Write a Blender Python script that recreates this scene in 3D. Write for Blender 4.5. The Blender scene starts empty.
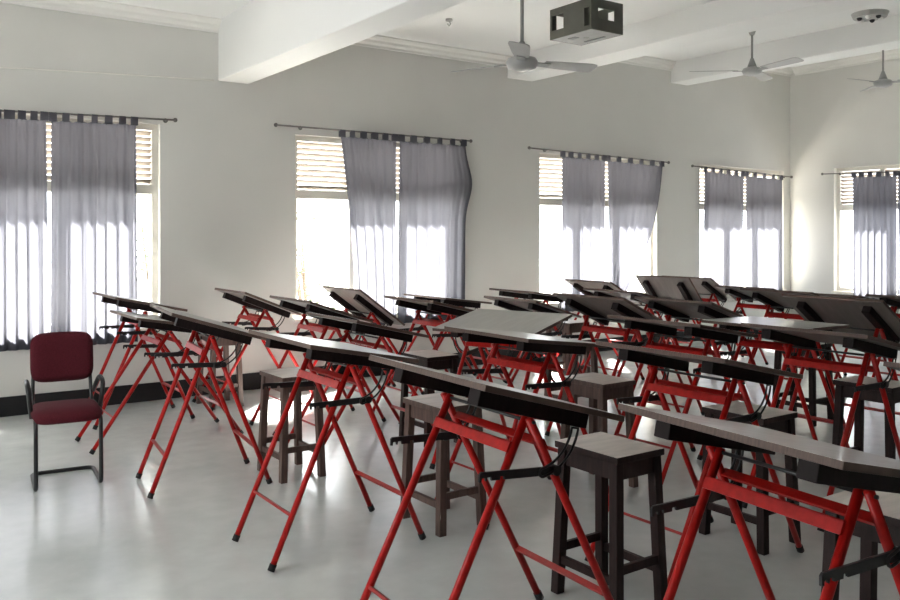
import bpy, bmesh, math, random
from mathutils import Vector, Matrix
random.seed(7)
PI = math.pi
SC = bpy.context.scene
COL = SC.collection

# ------------------------------------------------------------------ camera model
F, YH, EYE = 850.0, 236.0, 1.52
FW = (0.5766, 0.8170)          # camera forward on the floor plan
RT = (0.8170, -0.5766)         # camera right
D = 8.01                       # far (windowed) wall
XR = 12.34                     # right wall
XL, YB = -2.2, -4.6            # left wall and rear wall (behind the camera)

def ray(u):
    s = (u - 450.0) / F
    return FW[0] + RT[0]*s, FW[1] + RT[1]*s
def on_back(u, v):             # point of the photograph on the far wall
    a, b = ray(u); d = D / b
    return a*d, D, EYE + (YH - v)*d/F
def on_right(u, v):
    a, b = ray(u); d = XR / a
    return XR, b*d, EYE + (YH - v)*d/F
def at_z(u, v, z):
    a, b = ray(u); d = (EYE - z)*F/(v - YH)
    return a*d, b*d, z

# ------------------------------------------------------------------ materials
def new_mat(name):
    m = bpy.data.materials.new(name); m.use_nodes = True
    return m, m.node_tree, m.node_tree.nodes['Principled BSDF']
def mat(name, col, rough=0.5, metal=0.0, var=0.12, scale=8.0, bump=0.0, spec=0.5, coord='Object', stretch=None):
    m, nt, b = new_mat(name)
    b.inputs['Roughness'].default_value = rough
    b.inputs['Metallic'].default_value = metal
    b.inputs['Specular IOR Level'].default_value = spec
    tc = nt.nodes.new('ShaderNodeTexCoord')
    nz = nt.nodes.new('ShaderNodeTexNoise'); nz.inputs['Scale'].default_value = scale; nz.inputs['Detail'].default_value = 5
    mp = nt.nodes.new('ShaderNodeMapping')
    if stretch: mp.inputs['Scale'].default_value = stretch
    nt.links.new(tc.outputs[coord], mp.inputs[0]); nt.links.new(mp.outputs[0], nz.inputs[0])
    rp = nt.nodes.new('ShaderNodeValToRGB')
    c0 = [max(0, c*(1-var)) for c in col]; c1 = [min(1, c*(1+var)) for c in col]
    rp.color_ramp.elements[0].color = (*c0, 1); rp.color_ramp.elements[1].color = (*c1, 1)
    rp.color_ramp.elements[0].position = .3; rp.color_ramp.elements[1].position = .7
    nt.links.new(nz.outputs[0], rp.inputs[0]); nt.links.new(rp.outputs[0], b.inputs['Base Color'])
    if bump:
        bp = nt.nodes.new('ShaderNodeBump'); bp.inputs['Strength'].default_value = bump; bp.inputs['Distance'].default_value = .01
        nt.links.new(nz.outputs[0], bp.inputs['Height']); nt.links.new(bp.outputs[0], b.inputs['Normal'])
    return m

M = {}
M['wall'] = mat('wall_paint', (.66, .65, .62), .7, var=.03, scale=1.2)
M['ceil'] = mat('ceiling_paint', (.86, .86, .85), .8, var=.015, scale=.8)
M['beam'] = mat('beam_paint', (.84, .84, .83), .75, var=.015, scale=.8)
M['cornice'] = mat('cornice_plaster', (.80, .79, .76), .75, var=.02, scale=2)
M['skirting'] = mat('skirting_dark_paint', (.016, .016, .017), .5, spec=.3, var=.2, scale=3)
M['win'] = mat('window_white_paint', (.78, .75, .68), .5, var=.04, scale=3)
M['slat'] = mat('louver_slat_paint', (.20, .165, .125), .5, var=.1, scale=4)
M['red'] = mat('red_enamel', (.40, .009, .007), .36, var=.22, scale=30, spec=.25)
M['maroon'] = mat('maroon_enamel', (.30, .014, .012), .38, var=.25, scale=30)
M['black'] = mat('black_metal', (.012, .012, .013), .4, var=.25, scale=25)
M['rubber'] = mat('black_rubber', (.012, .011, .011), .7)
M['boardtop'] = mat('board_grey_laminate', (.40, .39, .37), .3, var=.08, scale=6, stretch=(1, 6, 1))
M['boardtop_pale_glare'] = mat('board_pale_glare_laminate', (.84, .83, .81), .17, spec=.9, var=.05, scale=6, stretch=(1, 6, 1))  # pale laminate, with window glare put into the base colour
M['boardedge'] = mat('board_raw_wood_edge', (.095, .058, .045), .6, var=.3, scale=14, stretch=(1, 8, 1))
M['boardunder'] = mat('board_underside_ply', (.16, .135, .125), .5, var=.12, scale=6, stretch=(1, 8, 1))
M['batten'] = mat('dark_maroon_batten', (.013, .007, .007), .6, var=.3, scale=12, spec=.2, stretch=(6, 1, 1))
M['stooldark'] = mat('stool_dark_stain', (.022, .010, .009), .5, spec=.25, var=.35, scale=9, stretch=(6, 6, 1))
M['stoolbrown'] = mat('stool_worn_brown', (.10, .058, .047), .5, var=.3, scale=9, stretch=(6, 6, 1))
M['seattop'] = mat('stool_seat_pale_sheen', (.60, .53, .49), .3, var=.14, scale=7, stretch=(1, 5, 1))  # greyish wood lightened: reflected light on the seats is put into the colour
M['maroonfab'] = mat('maroon_upholstery', (.075, .008, .014), .85, var=.25, scale=160, bump=.25, spec=.2)
M['chrome'] = mat('black_tube', (.014, .014, .015), .28, var=.2, scale=20)
M['armplastic'] = mat('black_plastic', (.014, .014, .014), .45, var=.2, scale=20)
M['rod'] = mat('steel_rod', (.16, .15, .14), .4, metal=.6, var=.15, scale=20)
M['fan'] = mat('fan_white_enamel', (.36, .36, .355), .4, var=.05, scale=5)
M['fangrey'] = mat('fan_grey_motor', (.28, .28, .27), .45, var=.1, scale=9)
M['cage'] = mat('cage_olive_steel', (.085, .085, .070), .5, var=.15, scale=8)
M['lampmetal'] = mat('grey_metal', (.42, .42, .40), .4, metal=.3, var=.1, scale=9)
M['cagefloor'] = mat('cage_floor_grey', (.20, .20, .19), .5, var=.1, scale=9)
M['bulb'] = mat('frosted_bulb', (.85, .85, .82), .3, var=.02)
M['cable'] = mat('white_cable', (.80, .78, .73), .5, var=.03)
M['leaf'] = mat('leaf_green', (.10, .14, .08), .6, var=.4, scale=3)
M['bark'] = mat('bark', (.10, .07, .05), .8, var=.3, scale=6)
M['yard'] = mat('pale_paving_outside', (.45, .44, .41), .9, var=.12, scale=.8)

def floor_mat():
    m, nt, b = new_mat('polished_cement_floor')
    tc = nt.nodes.new('ShaderNodeTexCoord')
    n1 = nt.nodes.new('ShaderNodeTexNoise'); n1.inputs['Scale'].default_value = .9; n1.inputs['Detail'].default_value = 8; n1.inputs['Roughness'].default_value = .6
    n2 = nt.nodes.new('ShaderNodeTexNoise'); n2.inputs['Scale'].default_value = 7; n2.inputs['Detail'].default_value = 6
    mx = nt.nodes.new('ShaderNodeMix'); mx.data_type = 'FLOAT'; mx.inputs[0].default_value = .35
    nt.links.new(tc.outputs['Object'], n1.inputs[0]); nt.links.new(tc.outputs['Object'], n2.inputs[0])
    nt.links.new(n1.outputs[0], mx.inputs[2]); nt.links.new(n2.outputs[0], mx.inputs[3])
    rp = nt.nodes.new('ShaderNodeValToRGB')
    e = rp.color_ramp.elements
    e[0].position = .33; e[0].color = (.52, .55, .54, 1)
    e[1].position = .68; e[1].color = (.68, .71, .695, 1)
    nt.links.new(mx.outputs[0], rp.inputs[0]); nt.links.new(rp.outputs[0], b.inputs['Base Color'])
    r2 = nt.nodes.new('ShaderNodeMapRange'); r2.inputs[3].default_value = .12; r2.inputs[4].default_value = .26
    nt.links.new(mx.outputs[0], r2.inputs[0]); nt.links.new(r2.outputs[0], b.inputs['Roughness'])
    b.inputs['Specular IOR Level'].default_value = .8
    bp = nt.nodes.new('ShaderNodeBump'); bp.inputs['Strength'].default_value = .05; bp.inputs['Distance'].default_value = .01
    nt.links.new(n2.outputs[0], bp.inputs['Height']); nt.links.new(bp.outputs[0], b.inputs['Normal'])
    return m
M['floor'] = floor_mat()

def curtain_mat():
    m = bpy.data.materials.new('curtain_grey_voile'); m.use_nodes = True
    nt = m.node_tree; nt.nodes.clear()
    out = nt.nodes.new('ShaderNodeOutputMaterial')
    df = nt.nodes.new('ShaderNodeBsdfDiffuse'); df.inputs[0].default_value = (.078, .079, .094, 1)
    tl = nt.nodes.new('ShaderNodeBsdfTranslucent'); tl.inputs[0].default_value = (.092, .093, .110, 1)
    tr = nt.nodes.new('ShaderNodeBsdfTransparent'); tr.inputs[0].default_value = (.9, .9, .95, 1)
    tc = nt.nodes.new('ShaderNodeTexCoord')
    mp = nt.nodes.new('ShaderNodeMapping'); mp.inputs['Scale'].default_value = (220, 220, 220)
    wv = nt.nodes.new('ShaderNodeTexNoise'); wv.inputs['Scale'].default_value = 1.0
    nt.links.new(tc.outputs['Object'], mp.inputs[0]); nt.links.new(mp.outputs[0], wv.inputs[0])
    a = nt.nodes.new('ShaderNodeMixShader'); a.inputs[0].default_value = .55
    nt.links.new(df.outputs[0], a.inputs[1]); nt.links.new(tl.outputs[0], a.inputs[2])
    mr = nt.nodes.new('ShaderNodeMapRange'); mr.inputs[3].default_value = .0; mr.inputs[4].default_value = .012
    nt.links.new(wv.outputs[0], mr.inputs[0])
    c = nt.nodes.new('ShaderNodeMixShader'); nt.links.new(mr.outputs[0], c.inputs[0])
    nt.links.new(a.outputs[0], c.inputs[1]); nt.links.new(tr.outputs[0], c.inputs[2])
    nt.links.new(c.outputs[0], out.inputs[0])
    return m
M['curtain'] = curtain_mat()

def pane_mat():
    m = bpy.data.materials.new('window_glass'); m.use_nodes = True
    nt = m.node_tree; nt.nodes.clear()
    out = nt.nodes.new('ShaderNodeOutputMaterial')
    tr = nt.nodes.new('ShaderNodeBsdfTransparent'); tr.inputs[0].default_value = (.97, .98, .98, 1)
    gl = nt.nodes.new('ShaderNodeBsdfGlossy'); gl.inputs['Roughness'].default_value = .02
    mx = nt.nodes.new('ShaderNodeMixShader'); mx.inputs[0].default_value = .06
    nt.links.new(tr.outputs[0], mx.inputs[1]); nt.links.new(gl.outputs[0], mx.inputs[2]); nt.links.new(mx.outputs[0], out.inputs[0])
    return m
M['pane'] = pane_mat()

# ------------------------------------------------------------------ mesh helpers
def link(name, me, parent=None):
    o = bpy.data.objects.new(name, me); COL.objects.link(o)
    if parent is not None: o.parent = parent
    return o
def mesh_of(bm, name, mats, smooth=False):
    me = bpy.data.meshes.new(name)
    bmesh.ops.recalc_face_normals(bm, faces=bm.faces)
    bm.to_mesh(me); bm.free()
    for m in (mats if isinstance(mats, (list, tuple)) else [mats]): me.materials.append(m)
    if smooth:
        for p in me.polygons: p.use_smooth = True
    return me
def obj(name, bm, mats, parent=None, smooth=False):
    return link(name, mesh_of(bm, name, mats, smooth), parent)
def add_box(bm, lo, hi, bev=0.0, mi=0):
    r = bmesh.ops.create_cube(bm, size=1.0)
    vs = r['verts']
    for v in vs:
        v.co = Vector([lo[i] + (v.co[i] + .5)*(hi[i]-lo[i]) for i in range(3)])
    fs = set(f for v in vs for f in v.link_faces)
    for f in fs: f.material_index = mi
    if bev:
        es = list(set(e for v in vs for e in v.link_edges))
        bmesh.ops.bevel(bm, geom=es, offset=bev, segments=2, affect='EDGES', profile=.6)
    return vs
def add_cyl(bm, p0, p1, r0, r1=None, n=14, caps=True):
    p0 = Vector(p0); p1 = Vector(p1); r1 = r0 if r1 is None else r1
    d = p1 - p0; q = d.to_track_quat('Z', 'Y')
    mtx = Matrix.Translation((p0+p1)/2) @ q.to_matrix().to_4x4()
    return bmesh.ops.create_cone(bm, cap_ends=caps, cap_tris=False, segments=n, radius1=r0, radius2=r1, depth=d.length, matrix=mtx)['verts']
def add_tube(bm, pts, r, n=10, closed=False):
    pts = [Vector(p) for p in pts]; rings = []; N = len(pts)
    up = None
    for i, p in enumerate(pts):
        if closed: t = pts[(i+1) % N] - pts[i-1]
        else: t = (pts[min(i+1, N-1)] - pts[max(i-1, 0)])
        t.normalize()
        if up is None:
            up = Vector((0, 0, 1)) if abs(t.z) < .9 else Vector((0, 1, 0))
        a = t.cross(up)
        if a.length < 1e-5: a = t.orthogonal()
        a.normalize(); b = a.cross(t).normalized(); up = b
        rings.append([bm.verts.new(p + a*math.cos(2*PI*k/n)*r + b*math.sin(2*PI*k/n)*r) for k in range(n)])
    for i in range(N if closed else N-1):
        A, B = rings[i], rings[(i+1) % N]
        for k in range(n):
            bm.faces.new((A[k], A[(k+1) % n], B[(k+1) % n], B[k]))
    if not closed:
        bm.faces.new(rings[0]); bm.faces.new(rings[-1][::-1])
def round_path(pts, rad, seg=6):
    pts = [Vector(p) for p in pts]; out = [pts[0]]
    for i in range(1, len(pts)-1):
        a, b, c = pts[i-1], pts[i], pts[i+1]
        d0 = (a-b); d1 = (c-b); r = min(rad, d0.length*.49, d1.length*.49)
        p0 = b + d0.normalized()*r; p1 = b + d1.normalized()*r
        for k in range(seg+1):
            t = k/seg
            out.append(p0*(1-t)**2 + b*2*t*(1-t) + p1*t*t)
    out.append(pts[-1]); return out
def add_prism(bm, poly, y0, y1):         # polygon in x,z extruded along y
    A = [bm.verts.new((x, y0, z)) for x, z in poly]; B = [bm.verts.new((x, y1, z)) for x, z in poly]
    bm.faces.new(A); bm.faces.new(B[::-1]); n = len(poly)
    for i in range(n): bm.faces.new((A[i], A[(i+1) % n], B[(i+1) % n], B[i]))
def tag(o, label, cat, group=None):
    o['label'] = label; o['category'] = cat
    if group: o['group'] = group
    return o
def struct(o):
    o['kind'] = 'structure'; return o
def empty(name, loc, rz=0.0):
    o = bpy.data.objects.new(name, None); COL.objects.link(o)
    o.location = loc; o.rotation_euler = (0, 0, rz); o.empty_display_size = .1
    return o
def place(name, me, parent, loc=(0, 0, 0), rot=(0, 0, 0)):
    o = link(name, me, parent); o.location = loc; o.rotation_euler = rot; return o

# ------------------------------------------------------------------ room shell
WT = .24                                  # wall thickness
SILL, LOUV, HEAD = .68, 1.95, 2.56
CEIL_H = 4.6
WINS = [(.25, 2.354), (3.715, 5.80), (7.02, 9.18), (10.10, 12.16)]   # openings in the far wall
WR = [(5.15, 7.26)]                                                  # opening in the right wall (y range)

def wall_cells(bm, axis, pos, thick, a0, a1, holes, z1, hs=None):
    """slab wall with rectangular holes; axis 'y': wall plane y=pos spanning x"""
    xs = sorted({a0, a1, *[v for h in holes for v in h]})
    for i in range(len(xs)-1):
        l, r = xs[i], xs[i+1]; mid = (l+r)/2
        hole = any(h[0] < mid < h[1] for h in holes)
        for zz in (((0, SILL), (HEAD, z1)) if hole else ((0, z1),)):
            if axis == 'y': add_box(bm, (l, pos, zz[0]), (r, pos+thick, zz[1]))
            else: add_box(bm, (pos, l, zz[0]), (pos+thick, r, zz[1]))
    bmesh.ops.remove_doubles(bm, verts=bm.verts, dist=1e-4)

bm = bmesh.new(); wall_cells(bm, 'y', D, WT, XL-WT, XR+WT, WINS, CEIL_H); struct(obj('wall_back', bm, M['wall']))
bm = bmesh.new(); wall_cells(bm, 'x', XR, WT, YB, D, WR, CEIL_H); struct(obj('wall_right', bm, M['wall']))
bm = bmesh.new(); wall_cells(bm, 'x', XL-WT, WT, YB, D, [(2.6, 4.8)], CEIL_H); struct(obj('wall_left', bm, M['wall']))
bm = bmesh.new(); wall_cells(bm, 'y', YB-WT, WT, XL-WT, XR+WT, [], CEIL_H); struct(obj('wall_front', bm, M['wall']))
bm = bmesh.new(); add_box(bm, (XL-WT, YB-WT, -.12), (XR+WT, D+WT, 0)); struct(obj('floor', bm, M['floor']))

# skirting: dark painted band
bm = bmesh.new(); add_box(bm, (XL, D-.018, 0), (XR-.018, D, .165), .003); struct(obj('baseboard_back', bm, M['skirting']))
bm = bmesh.new(); add_box(bm, (XR-.018, YB, 0), (XR, D, .165), .003); struct(obj('baseboard_right', bm, M['skirting']))

# ceiling bays at slightly different heights between the beams
BEAMS = [(2.907, 3.22, 3.02), (6.50, 6.90, 3.43), (9.47, 9.82, 3.68)]
BAYS = [(XL, 2.907, 3.60), (3.22, 6.50, 3.68), (6.90, 9.47, 3.97), (9.82, XR, 4.20)]
bm = bmesh.new()
for x0, x1, z in BAYS: add_box(bm, (x0-.06, YB, z), (x1+.06, D+.02, z+.1))
struct(obj('ceiling', bm, M['ceil']))
for i, (x0, x1, z) in enumerate(BEAMS):
    bm = bmesh.new(); add_box(bm, (x0, YB, z), (x1, D, 4.4), .012); struct(obj('beam_%d' % (i+1), bm, M['beam']))
# stepped plaster cornices round each bay
def cornice(bm, x0, x1, z, along='back'):
    prof = [(0, -.12), (.022, -.12), (.022, -.095), (.05, -.075), (.06, -.05), (.085, -.035), (.10, -.015), (.10, 0), (0, 0)]
    if along == 'back':
        A = [bm.verts.new((x0, D-a, z+b)) for a, b in prof]; B = [bm.verts.new((x1, D-a, z+b)) for a, b in prof]
    else:
        A = [bm.verts.new((XR-a, x0, z+b)) for a, b in prof]; B = [bm.verts.new((XR-a, x1, z+b)) for a, b in prof]
    bm.faces.new(A); bm.faces.new(B[::-1])
    for i in range(len(prof)): bm.faces.new((A[i], A[(i+1) % len(prof)], B[(i+1) % len(prof)], B[i]))
for i, (x0, x1, z) in enumerate(BAYS):
    bm = bmesh.new(); cornice(bm, x0, x1, z); struct(obj('trim_%d' % (i+1), bm, M['cornice']))
bm = bmesh.new(); cornice(bm, YB, D-.1, 4.20, 'right'); struct(obj('trim_5', bm, M['cornice']))

# ------------------------------------------------------------------ windows
def window(n, a0, a1, axis):
    """frame in the opening: louvred upper part, clear glass lower part; mullions"""
    root = empty('window_%d' % n, ((a0+a1)/2, D+.12, 0) if axis == 'y' else (XR+.12, (a0+a1)/2, 0), 0 if axis == 'y' else -PI/2)
    struct(root)
    w = (a1-a0)/2
    t = .055
    bm = bmesh.new()
    add_box(bm, (-w, -.05, SILL), (-w+t, .05, HEAD)); add_box(bm, (w-t, -.05, SILL), (w, .05, HEAD))
    add_box(bm, (-w+t, -.05, HEAD-t), (w-t, .05, HEAD)); add_box(bm, (-w+t, -.05, SILL), (w-t, .05, SILL+t))
    add_box(bm, (-w+t, -.05, LOUV-.04), (w-t, .05, LOUV+.05))
    for x in (-w/3, w/3): add_box(bm, (x-.03, -.048, SILL+t), (x+.03, .048, HEAD-t))
    obj('frame', bm, M['win'], root)
    bm = bmesh.new()
    add_box(bm, (-w-.02, -.165, SILL-.04), (w+.02, -.05, SILL-.001), .006); obj('sill', bm, M['win'], root)
    xs = [(-w+t, -w/3-.03), (-w/3+.03, w/3-.03), (w/3+.03, w-t)]
    for x0, x1 in xs:
        bm = bmesh.new()
        k = 9; hh = (HEAD-t) - (LOUV+.05)
        for i in range(k):
            z = LOUV+.05 + hh*(i+.5)/k
            vs = add_box(bm, (x0, -.033, -.004), (x1, .033, .004))
            bmesh.ops.rotate(bm, verts=vs, cent=(0, 0, 0), matrix=Matrix.Rotation(math.radians(-32), 3, 'X'))
            bmesh.ops.translate(bm, verts=vs, vec=(0, 0, z))
        obj('louver', bm, M['slat'], root)
        bm = bmesh.new(); add_box(bm, (x0+.0, -.003, SILL+t), (x1, .003, LOUV-.04)); obj('pane', bm, M['pane'], root)
    return root
for i, (a, b) in enumerate(WINS): window(i+1, a, b, 'y')
for i, (a, b) in enumerate(WR): window(len(WINS)+1+i, a, b, 'x')

# ------------------------------------------------------------------ curtains and rods
def rod(p0, p1, label, n_br=2):
    p0, p1 = Vector(p0), Vector(p1)
    root = empty('curtain_rod', (p0+p1)/2)
    c = root.location.copy()
    bm = bmesh.new(); add_cyl(bm, p0-c, p1-c, .009, n=12); obj('rod', bm, M['rod'], root, True)
    d = (p1-p0).normalized()
    for p, s in ((p0, -1), (p1, 1)):
        bm = bmesh.new(); bmesh.ops.create_uvsphere(bm, u_segments=12, v_segments=8, radius=.021, matrix=Matrix.Translation(p-c+d*s*.012)); obj('finial', bm, M['rod'], root, True)
    wallv = Vector((0, 1, 0)) if abs(d.x) > .5 else Vector((1, 0, 0))
    gap = (D - p0.y) if abs(d.x) > .5 else (XR - p0.x)
    for t in (.12, .97):
        q = p0.lerp(p1, t) - c
        bm = bmesh.new(); add_cyl(bm, q, q+wallv*gap, .007, n=8); add_cyl(bm, q+wallv*(gap-.008), q+wallv*gap, .022, n=12); obj('bracket', bm, M['rod'], root, True)
    tag(root, label, 'curtain rod')
    return root

def curtain(label, top0, top1, bot0, bot1, zb, folds, axis='y', mid=None, bulge=None, seed=0, amp=.023, tabs=6, zgap=.055):
    """tab-top panel; top0/top1 (a, z) on the rod line, bot0/bot1 positions along the wall at the hem"""
    rr = random.Random(seed)
    NU, NV = folds*10, 36
    off = .08
    root = empty('curtain', (((top0[0]+top1[0])/2, D-off, (top0[1]+top1[1])/2) if axis == 'y' else (XR-off, (top0[0]+top1[0])/2, (top0[1]+top1[1])/2)), 0 if axis == 'y' else PI/2)
    c0 = (top0[0]+top1[0])/2; zc = (top0[1]+top1[1])/2
    ph = [rr.uniform(-.6, .6) for _ in range(folds+2)]; am = [rr.uniform(.55, 1.15) for _ in range(folds+2)]
    bm = bmesh.new(); grid = []
    for j in range(NV+1):
        tv = j/NV; row = []
        for i in range(NU+1):
            tu = i/NU
            a_top = top0[0] + (top1[0]-top0[0])*tu; z_top = top0[1] + (top1[1]-top0[1])*tu - zgap
            a_bot = bot0 + (bot1-bot0)*tu
            s = tv
            a = a_top + (a_bot-a_top)*s
            if mid: a += mid(tu, tv)
            z = z_top + (zb - z_top)*tv
            k = tu*folds; ki = int(min(k, folds-1e-6))
            fr = k-ki
            A = am[ki]*(1-fr)+am[ki+1]*fr; P = ph[ki]*(1-fr)+ph[ki+1]*fr
            dep = amp*(.35+.65*min(1, tv*2.2))*A*math.sin(2*PI*k + P + .8*tv*P)
            dep += .006*math.sin(2*PI*k*2.3 + 3*P + 1.5*tv)
            # sag between tabs
            z -= .012*(1-tv)**6*(1-abs(math.cos(PI*tu*tabs)))
            row.append(bm.verts.new((a-c0, -dep*(1 if axis == 'y' else 1), z-zc)))
        grid.append(row)
    for j in range(NV):
        for i in range(NU):
            bm.faces.new((grid[j][i], grid[j][i+1], grid[j+1][i+1], grid[j+1][i]))
    obj('fabric', bm, M['curtain'], root, True)
    for k in range(tabs+1):
        tu = k/tabs
        tu = min(max(tu, .02), .98)
        a = top0[0]+(top1[0]-top0[0])*tu-c0; z = top0[1]+(top1[1]-top0[1])*tu-zc
        wd = .028*rr.uniform(.8, 1.5)
        bm = bmesh.new(); pr = []
        i0 = int(round(tu*NU))
        for q in range(13):
            th = PI*q/12
            pr.append((-math.cos(th)*.013, z+.011*math.sin(th)))
        pr = [(-.013, z-zgap-.012)] + pr + [(.013, z-zgap-.012)]
        L = [bm.verts.new((a-wd, y, zz)) for y, zz in pr]; R = [bm.verts.new((a+wd, y, zz)) for y, zz in pr]
        for q in range(len(pr)-1): bm.faces.new((L[q], L[q+1], R[q+1], R[q]))
        obj('tab', bm, M['curtain'], root, True)
    tag(root, label, 'curtain')
    return root

def bk(u, v):
    x, y, z = on_back(u, v); k = (D-.08)/D      # point at the rod plane seen along the same ray
    return x*k, z*k + EYE*(1-k)
def rod_back(u0, v0, u1, v1, label):
    a = bk(u0, v0); b = bk(u1, v1)
    return rod((a[0], D-.08, a[1]), (b[0], D-.08, b[1]), label)
def rt(u, v):
    x, y, z = on_right(u, v); k = (XR-.08)/XR
    return y*k, z*k + EYE*(1-k)

rod_back(-60, 107.5, 174, 120, 'thin steel curtain rod over the window behind the maroon chair')
rod_back(277, 125, 470, 141, 'thin curtain rod over the window with bare glass at its left')
rod_back(530, 148, 668, 162.5, 'thin curtain rod over the window whose curtain is pulled aside at the hem')
rod_back(693, 166, 791, 177, 'thin curtain rod over the window nearest the room corner')
a = rt(823, 174); b = rt(960, 170)
rod((XR-.08, a[0], a[1]), (XR-.08, b[0], b[1]), 'thin curtain rod on the right-hand wall')

def cur(label, u0, v0, u1, v1, ub0, ub1, vb, folds, **k):
    t0, t1 = bk(u0, v0), bk(u1, v1); b0 = bk(ub0, vb)[0]; b1 = bk(ub1, vb)[0]
    zb = k.pop('zb', .56)
    curtain(label, t0, t1, b0, b1, zb, folds, **k)
cur('grey tab-top curtain at the photo edge, behind the left arm of the maroon chair', -42, 108.5, 46, 113, -42, 49, 348, 7, seed=1, tabs=7)
cur('wide grey tab-top curtain behind the maroon chair and the leftmost tables', 51, 113.5, 136, 118, 50, 138, 348, 7, seed=2, tabs=6)
cur('narrow grey curtain with a slanted edge beside the bare window glass', 341, 130.5, 396, 135, 357, 397, 330, 5, seed=3, tabs=5,
    mid=lambda tu, tv: .03*(1-tu)*math.sin(PI*tv))
cur('grey curtain with a bulging right edge on the second window', 400, 135.3, 465, 140.5, 398, 464, 330, 6, seed=4, tabs=5,
    mid=lambda tu, tv: .10*max(0, tu-.6)/.4*math.exp(-((tv-.22)/.13)**2))
cur('left grey curtain panel of the window with the gathered hem', 562, 151.5, 605.2, 156, 561, 604, 325, 5, seed=5, tabs=5)
cur('grey curtain panel swept aside at its lower right', 607.3, 156, 663, 162, 609, 618, 325, 6, seed=6, tabs=5,
    mid=lambda tu, tv: .20*tu*math.sin(PI*min(1, tv)))
cur('grey curtain beside the room corner, its left panel', 705, 167.3, 743.7, 172, 703, 743, 320, 5, seed=8, tabs=5)
cur('narrow grey curtain touching the bright strip by the room corner', 746, 172, 782, 176, 746, 783, 320, 5, seed=9, tabs=4)
def cur_r(label, u0, v0, u1, v1, folds, **k):
    t0, t1 = rt(u0, v0), rt(u1, v1)
    curtain(label, t1, t0, t1[0], t0[0], .56, folds, axis='x', **k)
cur_r('grey curtain on the right-hand wall beside the half-hidden louvers', 853, 173, 896.5, 171.5, 6, seed=10, tabs=5)
cur_r('grey curtain at the photo edge on the right-hand wall', 898.5, 171.5, 950, 170, 6, seed=11, tabs=5)

# ------------------------------------------------------------------ drafting table
L, AY, BY = .98, .23, .262
bm = bmesh.new(); add_cyl(bm, (0, 0, .012), (0, 0, -(L-.035)), .0140, n=14); LEG = mesh_of(bm, 'leg', M['red'], True)
bm = bmesh.new(); add_cyl(bm, (0, 0, -(L-.037)), (0, 0, -(L-.006)), .0170, n=14); CAP = mesh_of(bm, 'foot_cap', M['rubber'], True)
bm = bmesh.new(); add_box(bm, (-.022, -BY-.0, -.019), (-.015, BY+.0, .019), .0015)
add_box(bm, (-.022, -BY, .013), (.010, BY, .019), .0015); RAIL = mesh_of(bm, 'rail', M['red'])
bm = bmesh.new(); add_box(bm, (-.011, -BY+.012, -.006), (.011, BY-.012, .006), .002); RUNG = mesh_of(bm, 'rung', M['maroon'])
bm = bmesh.new()
pl = [(.115, -.014), (.115, .014), (-.193, .014), (-.200, .008), (-.200, -.016), (-.192, -.016), (-.190, -.004), (-.178, -.004), (-.176, -.014),
      (-.172, -.014), (-.170, -.003), (-.156, -.003), (-.154, -.014), (-.122, -.014), (-.120, -.003), (-.106, -.003), (-.104, -.014)]
add_prism(bm, pl, -.004, .004); add_cyl(bm, (.10, -.014, 0), (.10, .014, 0), .017, n=12)
BAR = mesh_of(bm, 'spreader_bar', M['black'])
def arc_mesh():
    bm = bmesh.new(); pts = []
    a0, a1 = math.radians(4), math.radians(-66)
    r0, r1 = .148, .176; n = 12
    for i in range(n+1): t = a0+(a1-a0)*i/n; pts.append((r1*math.cos(t), 0, r1*math.sin(t)))
    rm = (r0+r1)/2
    for i in range(1, 6):
        ph = -PI/2*0 - PI*i/6
        c = Vector((rm*math.cos(a1), 0, rm*math.sin(a1))); rad = Vector((math.cos(a1), 0, math.sin(a1))); tan = Vector((math.sin(a1), 0, -math.cos(a1)))
        pts.append(c + rad*math.cos(PI*i/6)*(r1-r0)/2 + tan*math.sin(PI*i/6)*(r1-r0)/2)
    for i in range(n+1): t = a1+(a0-a1)*i/n; pts.append((r0*math.cos(t), 0, r0*math.sin(t)))
    add_tube(bm, pts, .0045, n=6, closed=True)
    return mesh_of(bm, 'tilt_arm', M['black'], True)
ARM = arc_mesh()
bm = bmesh.new(); add_box(bm, (-.23, -.030, .014), (.23, .030, .066), .004); BATTEN = mesh_of(bm, 'batten', M['batten'])
def board_mesh(top):
    bm = bmesh.new(); add_box(bm, (-.29, -.38, .066), (.29, .38, .086), .002)
    bm.normal_update()
    for f in bm.faces:
        f.material_index = 0 if f.normal.z > .9 else (2 if f.normal.z < -.9 else 1)
    return mesh_of(bm, 'board', [top, M['boardedge'], M['boardunder']])
BOARD = board_mesh(M['boardtop']); BOARDW = board_mesh(M['boardtop_pale_glare'])
bm = bmesh.new(); add_cyl(bm, (0, -BY-.02, 0), (0, BY+.02, 0), .006, n=10); PIN = mesh_of(bm, 'hinge_rod', M['black'], True)

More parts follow.
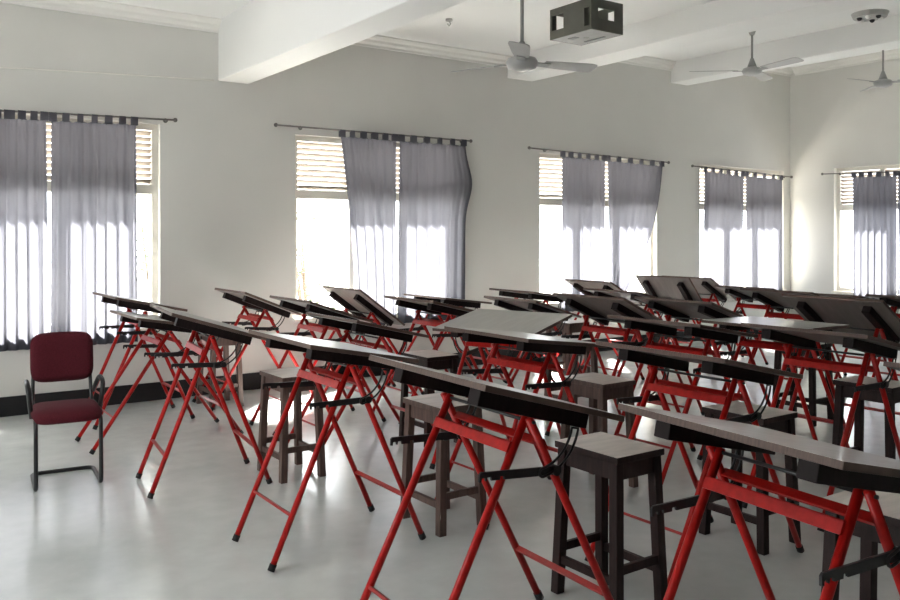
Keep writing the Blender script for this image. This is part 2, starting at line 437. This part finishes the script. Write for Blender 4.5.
def drafting_table(label, x, y, h=.89, tilt=12, yaw=0, dx=0, white=False, group='red drafting tables', sc=1.0):
    w = math.sqrt(L*L-h*h); th = math.asin(w/L)
    root = empty('drafting_table', (x, y, 0), math.radians(yaw)); root.scale = (sc, sc, sc)
    for sgn, yy in ((1, AY), (-1, BY)):
        for s in (-1, 1):
            lg = place('leg', LEG, root, (0, s*yy, h), (0, sgn*th, 0))
            place('foot_cap', CAP, lg)
    for sgn in (1, -1):
        t = .10
        place('rail', RAIL, root, (-sgn*t*math.sin(th), 0, h-t*math.cos(th)), (0, sgn*th, 0 if sgn == 1 else 0)).scale = (sgn, 1 if sgn == -1 else AY/BY, 1)
        t = (h-.235)/math.cos(th)
        o = place('rung', RUNG, root, (-sgn*t*math.sin(th), 0, h-t*math.cos(th)), (0, sgn*th, 0))
        if sgn == 1: o.scale = (1, AY/BY, 1)
    rr = random.Random(int(x*1000+y*77))
    for s in (-1, 1):
        zb = h-.155; xb = .155*math.tan(th)
        place('spreader_bar', BAR, root, (xb-.10, s*(BY+.024), zb), (0, math.radians(rr.uniform(-2, 5)), 0))
    tr = math.radians(tilt)
    place('hinge_rod', PIN, root, (0, 0, h))
    b = place('board', BOARDW if white else BOARD, root, (dx*math.cos(tr), 0, h-dx*math.sin(tr)), (0, tr, 0))
    for s in (-1, 1):
        place('batten', BATTEN, root, (0, s*.246, h), (0, tr, 0))
        place('tilt_arm', ARM, root, (0, s*(BY+.034), h), (0, tr, 0))
    tag(root, label, 'drafting table', group)
    return root

T = drafting_table
T('drafting table farthest back in the leftmost row, its dark board against the left curtain', 1.95, 7.28, .90, 12.5)
T('pale-topped drafting table second from the wall in the leftmost row', 1.91, 6.50, .815, 10, white=True)
T('drafting table standing right of the maroon chair, long dark board sloping to the right', 1.79, 5.2, .915, 17.5, -7)
T('grey-topped drafting table on the open floor, fourth from the wall in the leftmost row', 1.955, 3.83, .895, 11, -1)
T('large near drafting table with slanting board, left of the nearest dark stool', 1.875, 2.44, .868, 15.6, -3, sc=1.035)
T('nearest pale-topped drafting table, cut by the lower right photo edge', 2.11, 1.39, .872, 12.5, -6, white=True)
T('drafting table with board seen against the bare wall between the first two windows', 3.05, 7.45, .845, 22)
T('drafting table with tilted board at the left edge of the second window glass', 3.10, 6.26, .855, 18.5)
T('drafting table with long dark batten just behind the grey-topped table of the leftmost row', 2.96, 5.25, .82, 13.5)
T('drafting table turned the other way round, its plain grey board facing the camera', 3.62, 4.50, .86, 9, 200)
T('drafting table with level grey board directly in front of the reversed grey board', 3.13, 3.72, .87, 7)
T('drafting table with brown board edge directly behind the nearest pale-topped table', 3.27, 2.63, .86, 12)
T('drafting table with steeply raised board showing pale underside before the second window', 3.93, 7.07, .80, 36)
T('drafting table with gently tilted board below the bulging curtain of the second window', 4.10, 6.05, .85, 13)
T('drafting table with grey underside showing, second in front of the third window', 4.75, 4.62, .88, 24)
T('dark-edged drafting table just left of the brightly lit level board', 4.40, 3.65, .86, 10)
T('drafting table on big red legs in front of the brightly lit level board', 4.52, 2.70, .87, 12)
T('drafting table mostly cut off by the right photo edge, only its near board corner showing', 3.68, 1.42, .86, 14)
T('far drafting table with nearly edge-on board at the foot of the bulging curtain', 5.0, 7.15, .80, 7)
T('drafting table showing dark underside just behind the reversed grey board', 5.2, 6.07, .785, 17)
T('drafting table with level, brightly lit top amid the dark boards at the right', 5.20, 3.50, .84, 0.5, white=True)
T('drafting table with dark tilted board just behind the brightly lit level board', 5.46, 4.40, .86, 18)
T('far drafting table with thin slanting board below the wall between second and third windows', 6.05, 7.05, .82, 8)
T('drafting table with dark board just below the raised board of the third window', 6.35, 5.9, .84, 14)
T('drafting table with big steep dark board, right of the brightly lit level board', 5.86, 3.36, .86, 33)
T('far drafting table with raised board in front of the third window curtain', 7.27, 7.2, .79, 28)
T('drafting table with the steepest board, underside showing, between third and fourth windows', 7.48, 6.35, .80, 50)
T('raised drafting table board just right of the steepest one, before the fourth window', 8.62, 6.88, .80, 30)
T('far dark drafting table on thin red legs below the fourth window curtain', 8.3, 5.79, .80, 16)
T('dark drafting table with broad underside below the bright room corner', 7.25, 4.7, .84, 20)
T('low dark drafting table at the foot of the right-hand wall, left of its curtain', 8.3, 4.82, .80, 11)
T('low dark drafting table at the right photo edge below the right-hand wall curtain', 8.3, 4.02, .82, 11)

# ------------------------------------------------------------------ stools
def stool_meshes(wood):
    s = {}
    bm = bmesh.new(); add_box(bm, (-.140, -.182, .618), (.140, .182, .648), .006)
    bm.normal_update()
    for f in bm.faces: f.material_index = 0 if f.normal.z > .9 else 1
    s['seat'] = mesh_of(bm, 'seat', [M['seattop'], wood])
    bm = bmesh.new()
    for sx in (-1, 1): add_box(bm, (sx*.110-.010, -.15, .548), (sx*.110+.010, .15, .618))
    for sy in (-1, 1): add_box(bm, (-.118, sy*.150-.010, .548), (.118, sy*.150+.010, .618))
    s['apron'] = mesh_of(bm, 'apron', wood)
    for sx in (-1, 1):
        for sy in (-1, 1):
            bm = bmesh.new()
            vs = add_box(bm, (sx*.110-.021, sy*.149-.021, 0), (sx*.110+.021, sy*.149+.021, .618), .003)
            for v in bm.verts:
                k = (.618-v.co.z)/.618
                v.co.x += sx*.022*k; v.co.y += sy*.022*k
            s[(sx, sy)] = mesh_of(bm, 'leg', wood)
    for sy in (-1, 1):
        bm = bmesh.new(); add_box(bm, (-.12, sy*.165-.010, .175), (.12, sy*.165+.010, .21), .002); s[('sx', sy)] = mesh_of(bm, 'stretcher', wood)
    for sx in (-1, 1):
        bm = bmesh.new(); add_box(bm, (sx*.128-.010, -.16, .13), (sx*.128+.010, .16, .165), .002); s[('sy', sx)] = mesh_of(bm, 'stretcher', wood)
    return s
SD = stool_meshes(M['stooldark']); SB = stool_meshes(M['stoolbrown'])
def stool(label, x, y, yaw=0, brown=False, group='wooden stools'):
    S = SB if brown else SD
    root = empty('stool', (x, y, 0), math.radians(yaw))
    place('seat', S['seat'], root); place('apron', S['apron'], root)
    for sx in (-1, 1):
        for sy in (-1, 1): place('leg', S[(sx, sy)], root)
    for k in (-1, 1): place('stretcher', S[('sx', k)], root); place('stretcher', S[('sy', k)], root)
    tag(root, label, 'stool', group)
    return root
S = stool
S('nearest dark wooden stool with pale seat beside the large near table', 2.60, 2.53)
S('brown wooden stool behind the large near table, pale seat under its board', 2.58, 3.72, brown=True)
S('brown wooden stool left of the grey-topped table, nearest the open floor', 2.31, 5.04, brown=True)
S('brown wooden stool in the middle, right of the level grey board table', 3.75, 3.74, brown=True)
S('dark wooden stool right behind the nearest pale-topped table', 3.70, 2.63)
S('dark wooden stool far behind the brightly lit level board, below the room corner', 6.42, 4.05)
S('dark wooden stool at the right photo edge behind big red table legs', 5.02, 2.70)
S('brown wooden stool by the dark skirting, behind the leftmost row of tables', 2.72, 7.45, brown=True)
S('dark wooden stool half hidden behind the near slanting board, beside the second row', 3.52, 5.25)
S('far brown stool below the wall between second and third windows', 6.0, 6.42, brown=True)
S('brown stool right of the reversed grey board, half hidden by tables', 5.05, 5.35, brown=True)
S('dark wooden stool under the nearest pale-topped table at the photo edge', 2.78, 1.42)

# ------------------------------------------------------------------ visitor chair
def visitor_chair(x, y, yaw):
    root = empty('visitor_chair', (x, y, 0), yaw)          # faces -Y in its own frame
    W = .18
    bm = bmesh.new()
    # one bent tube: runner loop at floor, front uprights, back uprights
    r = .0125
    pts = [(-W, -.06, .40), (-W, -.20, .415), (-W, -.225, .012), (-W+.0, .19, .012), (W, .19, .012), (W, -.225, .012), (W, -.20, .415), (W, -.06, .40)]
    add_tube(bm, round_path(pts, .05), r, n=12); obj('base_frame', bm, M['chrome'], root, True)
    for s in (-1, 1):
        bm = bmesh.new(); add_tube(bm, round_path([(s*W*.96, -.08, .398), (s*W*.96, .19, .392), (s*W*.96, .235, .47), (s*W*.92, .285, .76)], .06), .011, n=10); obj('back_support', bm, M['chrome'], root, True)
        bm = bmesh.new()
        p = round_path([(s*(W+.012), -.02, .405), (s*(W+.035), -.045, .60), (s*(W+.035), .17, .615), (s*(W+.005), .245, .50)], .07)
        add_tube(bm, p, .014, n=10)
        obj('armrest', bm, M['armplastic'], root, True)
    # seat cushion with rolled front
    def pad(w, d, t, nx=18, ny=14, front=0.0, exp=5):
        bm = bmesh.new()
        bmesh.ops.create_grid(bm, x_segments=nx, y_segments=ny, size=1)
        ret = bmesh.ops.duplicate(bm, geom=bm.verts[:]+bm.edges[:]+bm.faces[:])
        low = set(v for v in ret['geom'] if isinstance(v, bmesh.types.BMVert))
        for v in bm.verts:
            a, b = v.co.x, v.co.y
            # superellipse outline
            m = max(abs(a), abs(b)); 
            q = (abs(a)**exp + abs(b)**exp)**(1/exp)
            f = m/q if q > 1e-6 else 1
            e = max(0, 1-m**6)**.5
            v.co.x = a*f*w/2; v.co.y = b*f*d/2
            v.co.z = (-1 if v in low else 1)*t/2*e*(1.0) - (front*max(0, -b)**3 if front else 0)
        bmesh.ops.remove_doubles(bm, verts=bm.verts, dist=1e-4)
        return bm
    bm = pad(.40, .45, .066, front=.035)
    for v in bm.verts: v.co += Vector((0, -.015, .440))
    obj('seat', bm, M['maroonfab'], root, True)
    bm = pad(.375, .32, .06)
    for v in bm.verts:
        X, Yv, Z = v.co
        v.co = Vector((X, .268 + Yv*.17 - Z - .10*((X/.22)**2)*.3, .735 + Yv*.985))
    obj('backrest', bm, M['maroonfab'], root, True)
    tag(root, 'maroon upholstered visitor chair with black arms and sled base', 'chair')
visitor_chair(1.10, 5.72, math.radians(-6))

# ------------------------------------------------------------------ ceiling fans
def fan(label, x, y, z, zc, R, rot, tilt=0.0):
    root = empty('ceiling_fan', (x, y, z), math.radians(rot))
    bm = bmesh.new(); add_cyl(bm, (0, 0, .06), (0, 0, zc-z-.02), .013, n=12); obj('down_rod', bm, M['fangrey'], root, True)
    bm = bmesh.new(); add_cyl(bm, (0, 0, zc-z-.09), (0, 0, zc-z), .025, .06, n=18); obj('ceiling_cup', bm, M['fan'], root, True)
    bm = bmesh.new(); add_cyl(bm, (0, 0, .045), (0, 0, .15), .055, .018, n=20); obj('motor_cup', bm, M['fangrey'], root, True)
    bm = bmesh.new()
    pr = [(0, -.055), (.05, -.055), (.10, -.035), (.115, 0), (.10, .03), (.05, .045), (0, .045)]
    n = 24; rings = [[bm.verts.new((r*math.cos(2*PI*k/n), r*math.sin(2*PI*k/n), zz)) for k in range(n)] for r, zz in pr[1:-1]]
    for a, b in zip(rings, rings[1:]):
        for k in range(n): bm.faces.new((a[k], a[(k+1) % n], b[(k+1) % n], b[k]))
    bm.faces.new(rings[0][::-1]); bm.faces.new(rings[-1]); obj('motor', bm, M['fan'], root, True)
    for k in range(3):
        A = Matrix.Rotation(2*PI*k/3, 4, 'Z') @ Matrix.Rotation(math.radians(-12), 4, 'X')
        bm = bmesh.new(); add_box(bm, (.09, -.03, -.004), (.22, .03, .004), .002)
        bmesh.ops.transform(bm, matrix=A, verts=bm.verts)
        br = obj('blade', bmesh_blade(R, A), M['fan'], root)
        obj('blade_iron', bm, M['fangrey'], br)
    tag(root, label, 'fan')
def bmesh_blade(R, A):
    bm = bmesh.new()
    pts = [(.17, -.05), (.30, -.062), (R-.06, -.075), (R-.015, -.065), (R, -.04), (R, .045), (R-.02, .066), (R-.08, .07), (.30, .062), (.17, .05)]
    lo = [bm.verts.new((x, y, .004)) for x, y in pts]; hi = [bm.verts.new((x, y, .009)) for x, y in pts]
    bm.faces.new(lo[::-1]); bm.faces.new(hi)
    for i in range(len(pts)): bm.faces.new((lo[i], lo[(i+1) % len(pts)], hi[(i+1) % len(pts)], hi[i]))
    bmesh.ops.transform(bm, matrix=A, verts=bm.verts)
    return bm
def at_depth(u, v, d):
    a, b = ray(u); return a*d, b*d, EYE+(YH-v)*d/F
x, y, z = at_depth(522, 63, 6.0); fan('three-bladed white ceiling fan hanging beside the olive projector cage', x, y, z, 3.68, .60, 228)
x, y, z = at_depth(752, 71, 10.0); fan('white ceiling fan hanging between the two far beams, above the corner tables', x, y, z, 3.97, .72, 20)
x, y, z = at_depth(883, 83, 10.9); fan('small distant ceiling fan partly behind the last beam, above the right-hand wall window', x, y, z, 4.20, .60, 50)

# ------------------------------------------------------------------ projector cage on the ceiling
def cage():
    Yd = 5.0; X0 = .9874*Yd; X1 = 1.0617*Yd; Y0 = Yd; Y1 = 1.0996*Yd
    z0 = 3.21; z1 = 3.47; t = .012
    cx, cy = (X0+X1)/2, (Y0+Y1)/2
    root = empty('projector_cage', (cx, cy, z0))
    w, d, h = (X1-X0)/2, (Y1-Y0)/2, z1-z0
    def panel(bm, a0, a1, hole, fixed, axis):
        # frame of sheet around holes [(p0,p1,q0,q1)] in fractions
        xs = sorted({0, 1, *[v for hh in hole for v in hh[:2]]}); zs = sorted({0, 1, *[v for hh in hole for v in hh[2:]]})
        for i in range(len(xs)-1):
            for j in range(len(zs)-1):
                mx, mz = (xs[i]+xs[i+1])/2, (zs[j]+zs[j+1])/2
                if any(q[0] < mx < q[1] and q[2] < mz < q[3] for q in hole): continue
                lo = a0+(a1-a0)*xs[i]; hi = a0+(a1-a0)*xs[i+1]
                if axis == 'x': add_box(bm, (lo, fixed, h*zs[j]), (hi, fixed+t, h*zs[j+1]))
                else: add_box(bm, (fixed, lo, h*zs[j]), (fixed+t, hi, h*zs[j+1]))
    bm = bmesh.new(); panel(bm, -d, d, [(.04, .16, .14, .72), (.66, .95, .28, .78)], -w, 'y'); obj('side_panel', bm, M['cage'], root)
    bm = bmesh.new(); panel(bm, -d, d, [(.10, .34, .28, .85), (.60, .93, .2, .85)], w-t, 'y'); obj('side_panel', bm, M['cage'], root)
    bm = bmesh.new(); panel(bm, -w+t, w-t, [(.2, .76, .38, .72)], -d, 'x'); obj('front_panel', bm, M['cage'], root)
    bm = bmesh.new(); panel(bm, -w+t, w-t, [(.15, .8, .25, .85)], d-t, 'x'); obj('back_panel', bm, M['cage'], root)
    bm = bmesh.new()
    add_box(bm, (-w+t, -d+t, 0), (w-t, d-t, .008))
    obj('floor_panel', bm, M['cagefloor'], root)
    for (a0, a1, b0, b1) in ((-.10, -.05, .03, .12), (.09, .115, -.12, .12)):
        bm = bmesh.new(); add_box(bm, (a0, b0, -.004), (a1, b1, .001)); obj('vent_slot', bm, M['black'], root)
    bm = bmesh.new(); add_cyl(bm, (0, 0, .0), (0, 0, 3.68-z0), .03, n=14); add_cyl(bm, (0, 0, 3.66-z0), (0, 0, 3.68-z0), .08, n=16); obj('ceiling_mount', bm, M['cage'], root, False)
    tag(root, 'olive steel projector cage with cut-out windows hanging from the ceiling', 'projector cage')
cage()

# round ceiling lamp with small exposed bulbs
def ceil_lamp():
    x, y, z = at_depth(870, 14, 9.35)
    root = empty('ceiling_lamp', (x, y, 3.97))
    bm = bmesh.new(); add_cyl(bm, (0, 0, -.05), (0, 0, 0), .17, .19, n=28); obj('plate', bm, M['lampmetal'], root)
    for k in range(6):
        a = 2*PI*k/6+.3; c = (.11*math.cos(a), .11*math.sin(a), -.055)
        bm = bmesh.new(); bmesh.ops.create_uvsphere(bm, u_segments=10, v_segments=8, radius=.028, matrix=Matrix.Translation(c)); obj('bulb', bm, M['bulb'] if k % 2 else M['black'], root, True)
    tag(root, 'small round ceiling light with a ring of bulbs beyond the fans', 'ceiling light')
ceil_lamp()
x, y, z = at_depth(449, 19, (3.68-EYE)*F/(YH-19))
bm = bmesh.new(); add_cyl(bm, (0, 0, -.02), (0, 0, 0), .035, n=16); add_tube(bm, [(.0, 0, -.02), (.02, 0, -.045), (0, 0, -.07), (-.02, 0, -.05)], .006, n=6)
o = obj('ceiling_hook', bm, M['lampmetal']); o.location = (x, y, 3.68); tag(o, 'bare metal fan hook on the ceiling between two beams', 'hook')
# cable along the wall above the first window
bm = bmesh.new()
p = [on_back(u, v) for u, v in ((-20, 67), (30, 69), (57, 70.5), (90, 72.5), (130, 75), (170, 77.5), (214, 80.5))]
add_tube(bm, [(q[0], D-.006, q[2]) for q in p], .006, n=6); o = obj('wall_cable', bm, M['cable'], None, True); tag(o, 'thin white cable running along the wall up to the first beam', 'cable')

# ------------------------------------------------------------------ outside
bm = bmesh.new(); add_box(bm, (-40, D+WT, -.6), (50, 60, -.5)); o = obj('yard_ground', bm, M['yard']); struct(o)
def shrub(label, x, y, r, h, n, seed):
    rr = random.Random(seed)
    root = empty('shrub', (x, y, -.5))
    bm = bmesh.new()
    for k in range(5):
        a = rr.uniform(0, 6.28); add_cyl(bm, (0, 0, 0), (math.cos(a)*r*.5, math.sin(a)*r*.5, h*.8), .03, .012, n=6)
    obj('stems', bm, M['bark'], root)
    bm = bmesh.new()
    for k in range(n):
        c = Vector((rr.gauss(0, r*.5), rr.gauss(0, r*.5), h*.6+rr.gauss(0, h*.22)))
        A = Matrix.Translation(c) @ Matrix.Rotation(rr.uniform(0, 6.28), 4, 'Z') @ Matrix.Rotation(rr.uniform(-1, 1), 4, 'X')
        l = rr.uniform(.05, .10)
        vs = [bm.verts.new(A @ Vector(p)) for p in ((-l, 0, 0), (-l*.2, -l*.4, .012), (l, 0, 0), (-l*.2, l*.4, .012))]
        bm.faces.new(vs)
    obj('foliage', bm, M['leaf'], root)
    tag(root, label, 'shrub')
shrub('sparse pale shrub outside the bare glass of the second window', 6.3, 13.0, .75, 2.4, 420, 3)
shrub('sparse shrub outside the bare strip of window behind the leftmost tables', 3.85, 13.2, .55, 3.0, 420, 4)
# ------------------------------------------------------------------ light
wd = bpy.data.worlds.new('World'); SC.world = wd; wd.use_nodes = True
bg = wd.node_tree.nodes['Background']; bg.inputs[0].default_value = (.97, .985, 1.0, 1); bg.inputs[1].default_value = 3.4
def portal(x, y, z, sx, sz, rot):
    l = bpy.data.lights.new('window_portal', 'AREA'); l.shape = 'RECTANGLE'; l.size = sx; l.size_y = sz; l.cycles.is_portal = True
    o = bpy.data.objects.new('window_portal', l); COL.objects.link(o); o.location = (x, y, z); o.rotation_euler = rot
zc, hz = (SILL+HEAD)/2, HEAD-SILL
for a, b in WINS: portal((a+b)/2, D+WT+.02, zc, b-a, hz, (-PI/2, 0, 0))
for a, b in WR: portal(XR+WT+.02, (a+b)/2, zc, b-a, hz, (PI/2, 0, PI/2))
for a, b in [(2.6, 4.8)]: portal(XL-WT-.02, (a+b)/2, zc, b-a, hz, (PI/2, 0, -PI/2))

sl = bpy.data.lights.new('sun', 'SUN'); sl.energy = 46; sl.angle = math.radians(6); sl.color = (1.0, .96, .90)
so = bpy.data.objects.new('sun', sl); COL.objects.link(so); so.location = (6, 20, 15)
sd = Vector((-.36, -.42, -.50))            # direction the sunlight travels
so.rotation_euler = sd.to_track_quat('-Z', 'Y').to_euler()

# ------------------------------------------------------------------ camera and view
cd = bpy.data.cameras.new('Camera'); cd.sensor_width = 36; cd.lens = F/900*36; cd.shift_y = -(300-YH)/900
cd.clip_start = .05; cd.clip_end = 200
cam = bpy.data.objects.new('Camera', cd); COL.objects.link(cam)
cam.location = (0, 0, EYE); cam.rotation_euler = (PI/2, 0, -math.atan2(FW[0], FW[1]))
SC.camera = cam
SC.view_settings.view_transform = 'Standard'; SC.view_settings.look = 'None'
SC.view_settings.exposure = 1.42; SC.view_settings.gamma = 1.0
SC.view_settings.use_curve_mapping = False
SC.cycles.use_denoising = True
SC.cycles.max_bounces = 10; SC.cycles.diffuse_bounces = 6; SC.cycles.transparent_max_bounces = 12
SC.cycles.sample_clamp_indirect = 8
